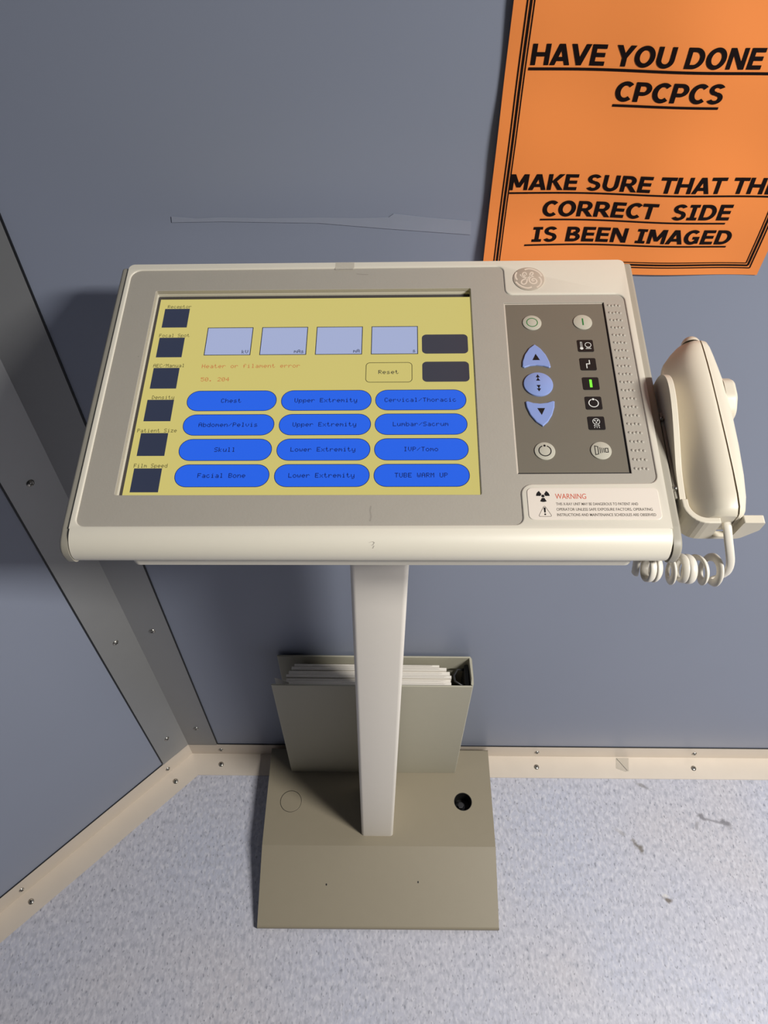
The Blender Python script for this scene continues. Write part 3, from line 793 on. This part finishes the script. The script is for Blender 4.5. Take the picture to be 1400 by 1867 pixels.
b.sweep([(.1165, Y0 + .012, ZT - .02), (.108, Y0 + .011, ZT - .016), (.100, Y0 + .016, ZT - .015), (.099, Y0 + .024, ZT - .015), (.104, Y0 + .034, ZT - .016), (.1165, Y0 + .036, ZT - .02)], circ(0, 0, .0016, 8), M_bolt)
b.build('ring_mechanism', rb_)
yy = Y0 + .0032
for i, (th, zt_, l, r_) in enumerate([(.0042, .3470, -.130, .0965), (.0048, .3490, -.1325, .0945), (.0050, .3480, -.1325, .0930), (.0046, .3505, -.133, .0945), (.0058, .3500, -.129, .0935), (.0050, .3525, -.126, .088), (.0040, .3525, -.123, .078)]):
    zt_ += .004
    b = MB(); b.box((l, yy, ZB + .004), (r_, yy + th - .0007, zt_), M_paper)
    for k_ in range(1, 4):
        y_ = yy + (th - .0007) * (k_ / 4 + random.uniform(-.05, .05))
        x_a = l + random.uniform(0, .08)
        b.add([(x_a, y_ - .00012, zt_ + .00008), (r_ - random.uniform(0, .02), y_ - .0001, zt_ + .00008), (r_ - .01, y_ + .0002, zt_ + .00008), (x_a, y_ + .0001, zt_ + .00008)], [(0, 1, 2, 3)], M_paper2)
    o = b.build('page_bundle', rb_)
    o.rotation_euler.y += R(random.uniform(-.25, .25))
    yy += th
b = MB(); b.add([(-.1478, Y0 + .013, ZT - .004), (-.128, Y0 + .0075, ZT - .006), (-.129, Y0 + .007, ZB + .03), (-.1400, Y0 + .010, ZB + .05),
                 (-.1478, Y0 + .0133, ZT - .004), (-.128, Y0 + .0078, ZT - .006), (-.129, Y0 + .0073, ZB + .03), (-.1400, Y0 + .0103, ZB + .05)],
               [(0,3,2,1),(4,5,6,7),(0,1,5,4),(1,2,6,5),(2,3,7,6),(3,0,4,7)], M_paper); b.build('loose_sheet', rb_)

# ------------------------------------------------------------------ orange notice on the wall
PX0, PX1, PZ0, PZ1 = .0733, .2866, .9752, 1.2725
WY = CY_ - .0006
def lift(x, z):      # paper stands off the wall a little along its left edge and ripples
    s = max(0, 1 - (x - PX0) / .045); a = (z - PZ0)
    return .0036 * s * s * (0.12 + .88 * max(0, 1 - a / .13)) + .0009 * (1 + math.sin(x * 55 + z * 9)) + .0006 * (1 + math.sin(z * 70 + x * 21))
class WarpMB(MB):
    def done(s, off): s.v = [(p[0], WY - lift(p[0], p[1]) - off, p[1]) for p in s.v]
notice = MB(); nx, nz = 44, 60
vs = []
for side in (0, 1):
    for j in range(nz + 1):
        for i in range(nx + 1):
            x = PX0 + (PX1 - PX0) * i / nx; z = PZ0 + (PZ1 - PZ0) * j / nz
            z += -.0008 * (i / nx) * (1 - j / nz)
            vs.append((x, WY - lift(x, z) + side * .0002, z))
fs = []
W1 = nx + 1; off = W1 * (nz + 1)
for j in range(nz):
    for i in range(nx):
        a = j * W1 + i; fs.append((a, a + 1, a + 1 + W1, a + W1)); fs.append((off + a, off + a + W1, off + a + 1 + W1, off + a + 1))
for i in range(nx): fs.append((i, off + i, off + i + 1, i + 1)); q = nz * W1 + i; fs.append((q, q + 1, off + q + 1, off + q))
for j in range(nz): q = j * W1; fs.append((q, q + W1, off + q + W1, off + q)); q += nx; fs.append((q, off + q, off + q + W1, q + W1))
notice.add(vs, fs, M_orange, smooth=True)
no = notice.build('paper_notice', smooth=40)
tag(no, 'orange paper notice with black slanted capitals taped to the blue-grey wall', 'notice')
PW[no.name] = Matrix()
# heavy slanted capitals for the notice, drawn as filled strokes (cap height 1)
def g_rect(x0, y0, x1, y1): return [(x0, y0), (x1, y0), (x1, y1), (x0, y1)]
def g_ring(cx, cy, rx, ry, tx, ty, a0, a1, n=22):
    o_ = [(cx + rx * math.cos(R(a0 + (a1-a0)*k_/n)), cy + ry * math.sin(R(a0 + (a1-a0)*k_/n))) for k_ in range(n + 1)]
    i_ = [(cx + (rx-tx) * math.cos(R(a0 + (a1-a0)*k_/n)), cy + (ry-ty) * math.sin(R(a0 + (a1-a0)*k_/n))) for k_ in range(n + 1)]
    return [[o_[k_], o_[k_+1], i_[k_+1], i_[k_]] for k_ in range(n)]
STEM = g_rect(.09, 0, .325, 1)
CAPS = {
'H': (1.15, [STEM, g_rect(.825, 0, 1.06, 1), g_rect(.3, .42, .85, .6)]),
'A': (1.07, [[(0, 0), (.255, 0), (.64, 1), (.385, 1)], [(1.07, 0), (.815, 0), (.43, 1), (.685, 1)], g_rect(.25, .2, .82, .375)]),
'V': (1.05, [[(0, 1), (.26, 1), (.66, 0), (.40, 0)], [(1.05, 1), (.79, 1), (.39, 0), (.65, 0)]]),
'E': (.94, [STEM, g_rect(.09, .82, .86, 1), g_rect(.09, .42, .82, .6), g_rect(.09, 0, .86, .18)]),
'Y': (1.01, [[(0, 1), (.275, 1), (.62, .4), (.39, .4)], [(1.01, 1), (.735, 1), (.39, .4), (.62, .4)], g_rect(.39, 0, .625, .42)]),
'O': (1.17, g_ring(.585, .5, .535, .52, .245, .19, 0, 360, 36)),
'U': (1.12, [g_rect(.085, .38, .32, 1), g_rect(.80, .38, 1.035, 1)] + g_ring(.56, .38, .475, .40, .235, .19, 180, 360)),
'D': (1.14, [STEM, g_rect(.09, 0, .5, .18), g_rect(.09, .82, .5, 1)] + g_ring(.5, .5, .56, .5, .24, .18, -90, 90)),
'N': (1.165, [g_rect(.09, 0, .31, 1), g_rect(.855, 0, 1.075, 1), [(.09, 1), (.36, 1), (1.075, 0), (.805, 0)]]),
'C': (.995, g_ring(.57, .5, .52, .52, .25, .19, 48, 312)),
'P': (1.01, [STEM, g_rect(.09, .82, .52, 1), g_rect(.09, .33, .52, .5)] + g_ring(.52, .665, .43, .335, .24, .17, -90, 90)),
'S': (.98, g_ring(.48, .735, .40, .285, .23, .17, 28, 270) + g_ring(.48, .285, .42, .305, .23, .17, -152, 90)),
'M': (1.30, [g_rect(.09, 0, .30, 1), g_rect(1.0, 0, 1.21, 1), [(.09, 1), (.37, 1), (.76, .18), (.54, .18)], [(1.21, 1), (.93, 1), (.54, .18), (.76, .18)]]),
'K': (1.06, [STEM, [(.75, 1), (1.04, 1), (.56, .5), (.28, .48)], [(.34, .56), (.56, .62), (1.07, 0), (.77, 0)]]),
'R': (1.075, [STEM, g_rect(.09, .82, .52, 1), g_rect(.09, .36, .52, .53), [(.40, .42), (.66, .46), (1.08, 0), (.78, 0)]] + g_ring(.52, .68, .43, .32, .24, .17, -90, 90)),
'T': (.94, [g_rect(0, .82, .94, 1), g_rect(.352, 0, .588, 1)]),
'I': (.75, [g_rect(.258, 0, .493, 1), g_rect(.08, .84, .67, 1), g_rect(.08, 0, .67, .16)]),
'B': (1.05, [STEM, g_rect(.09, .82, .53, 1), g_rect(.09, .42, .55, .58), g_rect(.09, 0, .55, .18)] + g_ring(.53, .745, .37, .255, .23, .17, -90, 90) + g_ring(.55, .29, .43, .29, .24, .17, -90, 90)),
'G': (1.115, g_ring(.57, .5, .52, .52, .25, .19, 48, 330) + [g_rect(.62, .36, 1.02, .53), g_rect(.79, .06, 1.02, .5)]),
' ': (.47, [])}
def heavy_caps(mb, t, x, z, width, cap, rot, mt, slant=0.0):
    adv = 0; polys = []
    for ch in t:
        a, ps = CAPS[ch]
        polys += [[(px + adv + py * slant, py) for px, py in p] for p in ps]; adv += a
    x0 = min(p[0] for q in polys for p in q); x1 = max(p[0] for q in polys for p in q)
    sx = width / (x1 - x0); c_, s_ = math.cos(rot), math.sin(rot)
    for q in polys:
        pts = []
        for px, py in inset(ccw(q, True), -.014):
            a, b_ = (px - x0) * sx, py * cap; pts.append((x + a * c_ - b_ * s_, z + a * s_ + b_ * c_, 0))
        mb.add(pts, [tuple(range(len(pts)))], mt)
def subdiv_line(x0, z0, x1, z1, n=40): return [(x0 + (x1-x0)*i/n, z0 + (z1-z0)*i/n) for i in range(n + 1)]
def printed(name, items, ul=None):
    b = WarpMB()
    for (t, xl, zl_, xr, zr, cap) in items:
        wd = math.hypot(xr - xl, zr - zl_); heavy_caps(b, t, xl, zl_, wd, cap, math.atan2(zr - zl_, xr - xl), M_print)
    for (x0, z0, x1, z1, wd) in (ul or []): b.ribbon(subdiv_line(x0, z0, x1, z1), wd, 0, M_print)
    b.done(.0003); o = b.build(name, no)
    bm = bmesh.new(); bm.from_mesh(o.data); bmesh.ops.recalc_face_normals(bm, faces=bm.faces); bm.to_mesh(o.data); bm.free()
    return o
printed('printed_line', [('HAVE YOU DONE', .0886, 1.1238, .2318, 1.1222, .0119)], [(.0876, 1.1215, .2420, 1.1196, .0017)])
printed('printed_line', [('CPCPCS', .1456, 1.1022, .2142, 1.1015, .0118)], [(.1455, 1.0994, .2138, 1.0986, .0016)])
printed('printed_line', [('MAKE SURE THAT THE', .0858, 1.0430, .2755, 1.0402, .0114)], [(.0862, 1.0407, .2735, 1.0385, .0013)])
printed('printed_line', [('CORRECT  SIDE', .1122, 1.0224, .2478, 1.0206, .0118)], [(.1115, 1.0198, .2466, 1.0179, .0013)])
printed('printed_line', [('IS BEEN IMAGED', .1080, 1.0024, .2552, 1.0008, .0115)], [(.1029, .9998, .2540, .9988, .0013)])
b = WarpMB()
for inn, wd in ((0, .0009), (.0022, .0015), (.0042, .0007)):
    xl, xr, zb, zt_ = .0815 + inn, .2788 - inn, .9812 + inn, 1.2665 - inn
    for seg_ in ((xl, zb, xl, zt_), (xr, zb - .0005, xr, zt_), (xl, zb + .0003, xr, zb - .0005), (xl, zt_, xr, zt_)): b.ribbon(subdiv_line(*seg_), wd, 0, M_print)
b.done(.0003); o = b.build('printed_border', no)
bm = bmesh.new(); bm.from_mesh(o.data); bmesh.ops.recalc_face_normals(bm, faces=bm.faces); bm.to_mesh(o.data); bm.free()

# ------------------------------------------------------------------ tape remnants
b = MB()
tp = [(-.1575, 1.0140), (-.12, 1.0150), (-.05, 1.0145), (0.0, 1.0105), (.0625, 1.0062), (.0618, 1.0170), (.03, 1.0195), (.005, 1.0222), (.0015, 1.0195), (-.02, 1.0185), (-.05, 1.0187), (-.09, 1.0178), (-.12, 1.0182), (-.14, 1.0172), (-.1570, 1.0185)]
b.plate(tp, .0006, .0002, M_walltape, axes=lambda a, c, z: (a, CY_ - z, c))
o = b.build('tape_strip'); tag(o, 'torn strip of old clear tape stuck on the wall left of the orange notice', 'tape')
b = MB(); b.plate([(.4104, .5170), (.4325, .5170), (.4285, .4936), (.4225, .4925), (.4070, .4985)], .0020, .0016, M_tape); b.ribbon([(.4110, .5160), (.4262, .4945)], .0008, .00203, M_grey_ink)
o = b.build('tape_scrap'); tag(o, 'small scrap of clear tape stuck on the cream floor skirting', 'tape')
